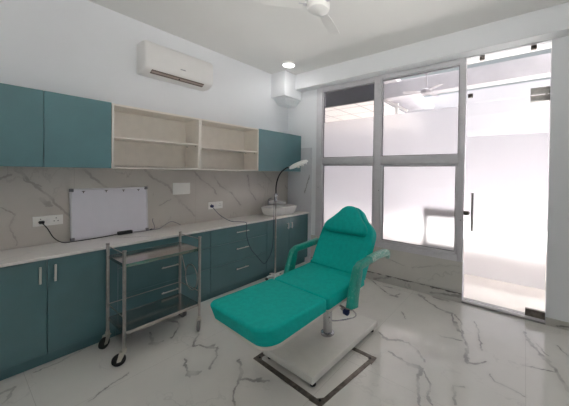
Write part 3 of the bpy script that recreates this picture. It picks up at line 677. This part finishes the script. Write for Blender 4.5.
def castor(x, y, ang, tyre):
    r = .047; off = .034
    mx = Matrix.Translation((x, y, 0)) @ Matrix.Rotation(ang, 4, 'Z')
    c = MB().cyl((0, 0, .105), (0, 0, .132), .017, n=14).box((-.016, -.022, .098), (.030, .022, .109), .003)
    for s in (-1, 1): c.prism([(-.008, .105), (-.006, .092), (off-.013, .036), (off+.013, .036), (.032, .105)], 0, .003, mx=Matrix.Translation((0, s*.018+.0015, 0)) @ Matrix.Rotation(PI/2, 4, 'X'))
    f = c.build('castor', M['castor'], tr, mx=mx)
    MB().cyl((off, -.012, r), (off, .012, r), r, n=28, bev=.004).build('wheel', tyre, f, mx=mx)
    MB().cyl((off, -.0185, r), (off, .0185, r), .012, n=14).build('axle', M['steel'], f, mx=mx)
castor(hx, -hy, math.radians(250), M['black']); castor(hx, hy, math.radians(-40), M['grey_rubber'])
castor(-hx, -hy, math.radians(-60), M['black']); castor(-hx, hy, math.radians(200-180), M['grey_rubber'])

# ================================================================== STEEL STRIP FRAME ON THE FLOOR
sf = MB(); w = .036
fx0, fx1, fy0, fy1 = -1.80, -1.00, 1.486, 2.125
A0, B0, C0, D0 = (-1.800, 1.486), (-1.066, 1.440), (-.980, 2.107), (-1.735, 2.135)
def strip(a, b2, w_):
    a = Vector(a); b2 = Vector(b2); d = (b2-a).normalized(); n = Vector((-d.y, d.x))*w_
    sf.prism([tuple(a), tuple(b2), tuple(b2+n), tuple(a+n)], .0005, .0050)
strip(A0, B0, w); strip(B0, C0, w); strip(C0, D0, w); strip(D0, A0, w)
for (p, u, v_) in ((A0, (1, 0), (0, 1)), (B0, (-1, 0), (0, 1)), (C0, (-1, 0), (0, -1)), (D0, (1, 0), (0, -1))):
    p = Vector(p); u = Vector(u); v_ = Vector(v_); pts = [tuple(p), tuple(p+u*.10), tuple(p+v_*.10)]
    if u.x*v_.y < 0: pts.reverse()
    sf.prism(pts, .0006, .0056)
fo = thing('floor_frame', 'dark steel strip frame lying flat on the floor under the chair base', 'floor frame', (0, 0, 0))
sf.build('strip', M['dark'], fo, smooth=False)
for (x, y) in ((-1.762, 1.523), (-1.100, 1.478), (-1.020, 2.068)):
    MB().cyl((x, y, .0056), (x, y, .009), .010, n=6).build('bolt', M['black'], fo, smooth=False)

# ================================================================== TREATMENT CHAIR
ch = thing('treatment_chair', 'sea green padded treatment chair with raised back on an ivory pedestal base', 'treatment chair', (-1.42, 2.01, 0), math.radians(-3.4))
RL = Matrix.Rotation(math.radians(1.2), 4, 'Z')
# platform
px0, px1, py0, py1 = -.290, .250, -.495, .480
pf = MB().box((px0, py0, .045), (px1, py1, .100), .006, 3).build('base_platform', M['platform'], ch, mx=RL)
for (x, y) in ((px0+.035, py0+.05), (px1-.035, py0+.05), (px1-.035, py1-.05), (px0+.035, py1-.05)):
    MB().cyl((x, y, .0062), (x, y, .016), .022, n=18, bev=.002).cyl((x, y, .014), (x, y, .047), .014, n=14).build('levelling_foot', M['black'], pf, mx=RL)
col = MB().cyl((0, 0, .10), (0, 0, .36), .041, n=32).cyl((0, 0, .36), (0, 0, .47), .034, n=28).build('column', M['chrome'], ch)
MB().lathe([(0, .10), (.060, .10), (.062, .104), (.060, .116), (.048, .122), (.041, .122)], n=36).build('column_collar', M['chrome'], ch)
# under-seat steelwork
uf = MB().box((-.20, -.36, .485), (.20, .18, .515), .003).box((-.13, -.34, .455), (-.09, .20, .487), .003).box((.09, -.34, .455), (.13, .20, .487), .003).box((-.09, -.12, .45), (.09, .12, .487), .003)
uf.build('seat_frame', M['cream'], ch)
# foot pad
FW = .304
def taper(mb):     # the pad is thinner at the hinge than at the foot
    for v in mb.bm.verts:
        if v.co.z < .58: v.co.z += .030*(v.co.y+.95)/.565; v.co.y += .034 if v.co.y < -.7 else 0
    return mb
taper(MB().prism(rrect(-FW-.006, -.962, FW-.002, -.392, .10, 8), .505, .524)).build('foot_board', M['cream'], ch)
taper(MB().prism(rrect(-FW-.010, -.966, FW, -.385, 0, 10, rs=(.065, .120, .022, .022)), .522, .640, bt=.020, bb=.006, seg=6, crown=.005)).build('leg_cushion', M['green'], ch, angle=60)
MB().cyl((.0, -.383, .500), (.001, -.383, .500), .01).build('hinge', M['steel'], ch) if False else None
# seat pad, tipped up a little towards the back
sm = Matrix.Translation((0, -.377, .550)) @ Matrix.Rotation(math.radians(3.5), 4, 'X')
MB().prism(rrect(-FW+.004, .006, FW-.004, .51, .02, 4), -.022, .0).build('seat_board', M['cream'], ch, mx=sm)
MB().prism(rrect(-FW, .0, FW, .52, .028, 6), -.002, .090, bt=.018, bb=.006, seg=6, crown=.005).build('seat_cushion', M['green'], ch, mx=sm, angle=60)
# backrest
half = [(.292, -.03), (.296, .10), (.298, .29), (.295, .350), (.280, .400), (.250, .438), (.212, .466), (.176, .494), (.142, .530), (.108, .570), (.066, .598), (.022, .608)]
def outl(h, extra=0): return [(x, y) for (x, y) in h]+[(-x, y) for (x, y) in reversed(h)]
def dense(pts, n=3):
    out = []; k = len(pts)
    P = smoothline([(*p, 0) for p in pts], n); return [(p.x, p.y) for p in P]
back_out = dense([(.292, -.03)]+half[1:]+[(-x, y) for (x, y) in reversed(half)], 3)
bm_ = Matrix.Translation((.006, .076, .692)) @ Matrix.Rotation(math.radians(90-30), 4, 'X')
MB().prism(back_out, -.095, .0, bt=.026, bb=.012, seg=5).build('back_cushion', M['green'], ch, mx=bm_, angle=60)
ins = [(x*.93, y*.985) for (x, y) in back_out]
MB().prism(ins, -.115, -.095).build('back_board', M['cream'], ch, mx=bm_)
ph = [(.200, .318), (.230, .326), (.244, .350), (.240, .384), (.216, .420), (.182, .452), (.150, .484), (.118, .522), (.090, .560), (.054, .586), (.020, .594)]
pil_out = dense(ph+[(-x, y) for (x, y) in reversed(ph)], 3)
MB().prism(pil_out, -.004, .060, bt=.030, bb=0, seg=6, crown=.004).build('head_pillow', M['green'], ch, mx=bm_, angle=60)
MB().tube([(-.10, .20, .52), (-.10, .29, .72), (-.10, .38, .90)], .012, sq=(.03, .02)).tube([(.10, .20, .52), (.10, .29, .72), (.10, .38, .90)], .012, sq=(.03, .02)).tube([(0, .10, .47), (0, .27, .58), (0, .36, .80)], .016).build('back_support', M['steel'], ch)
# armrests
for s, nm in ((-1, 'left'), (1, 'right')):
    x = s*.365
    pts = smoothline([(x, -.155, .515), (x, -.140, .60), (x, -.098, .740), (x, -.082, .785), (x, -.050, .812), (x, .0, .816), (x, .13, .824), (x, .27, .832)], 4)
    sizes = []
    for i in range(len(pts)):
        t = i/(len(pts)-1); sizes.append((.066, .108-.040*min(1, t*2)) if t < .5 else (.060, .056))
    MB().tube(pts, .03, n=20, sq=sizes).build('armrest', M['wrap'], ch, angle=60)
    if s > 0:
        e = MB().tube(smoothline([(x, .10, .824), (x, .15, .827), (x, .22, .831), (x, .30, .828), (x+.004, .385, .822), (x+.01, .405, .79), (x+.012, .41, .765)], 4), .03, n=20,
                      sq=[(.0635, .060)]*17+[(.062-.004*i, .056-.005*i) for i in range(8)])
        e.build('plastic_wrap', M['wrap_white'], ch, angle=60)
    MB().tube([(s*.20, -.12, .475), (s*.30, -.15, .478), (x, -.160, .495), (x, -.155, .54)], .010, n=10).build('arm_bracket', M['chrome'], ch)
MB().tube(smoothline([(.285, -.335, .478), (.285, -.30, .440), (.315, -.20, .415), (.365, -.13, .425), (.385, -.13, .455), (.372, -.17, .505)], 6), .0055, n=8).build('release_lever', M['chrome'], ch)
kn = MB().cyl((.295, -.16, .462), (.335, -.165, .462), .022, n=20, bev=.004).build('adjusting_knob', M['blue'], ch)
MB().tube([(.255, -.15, .466), (.30, -.16, .462)], .007).build('knob_stem', M['steel'], kn)
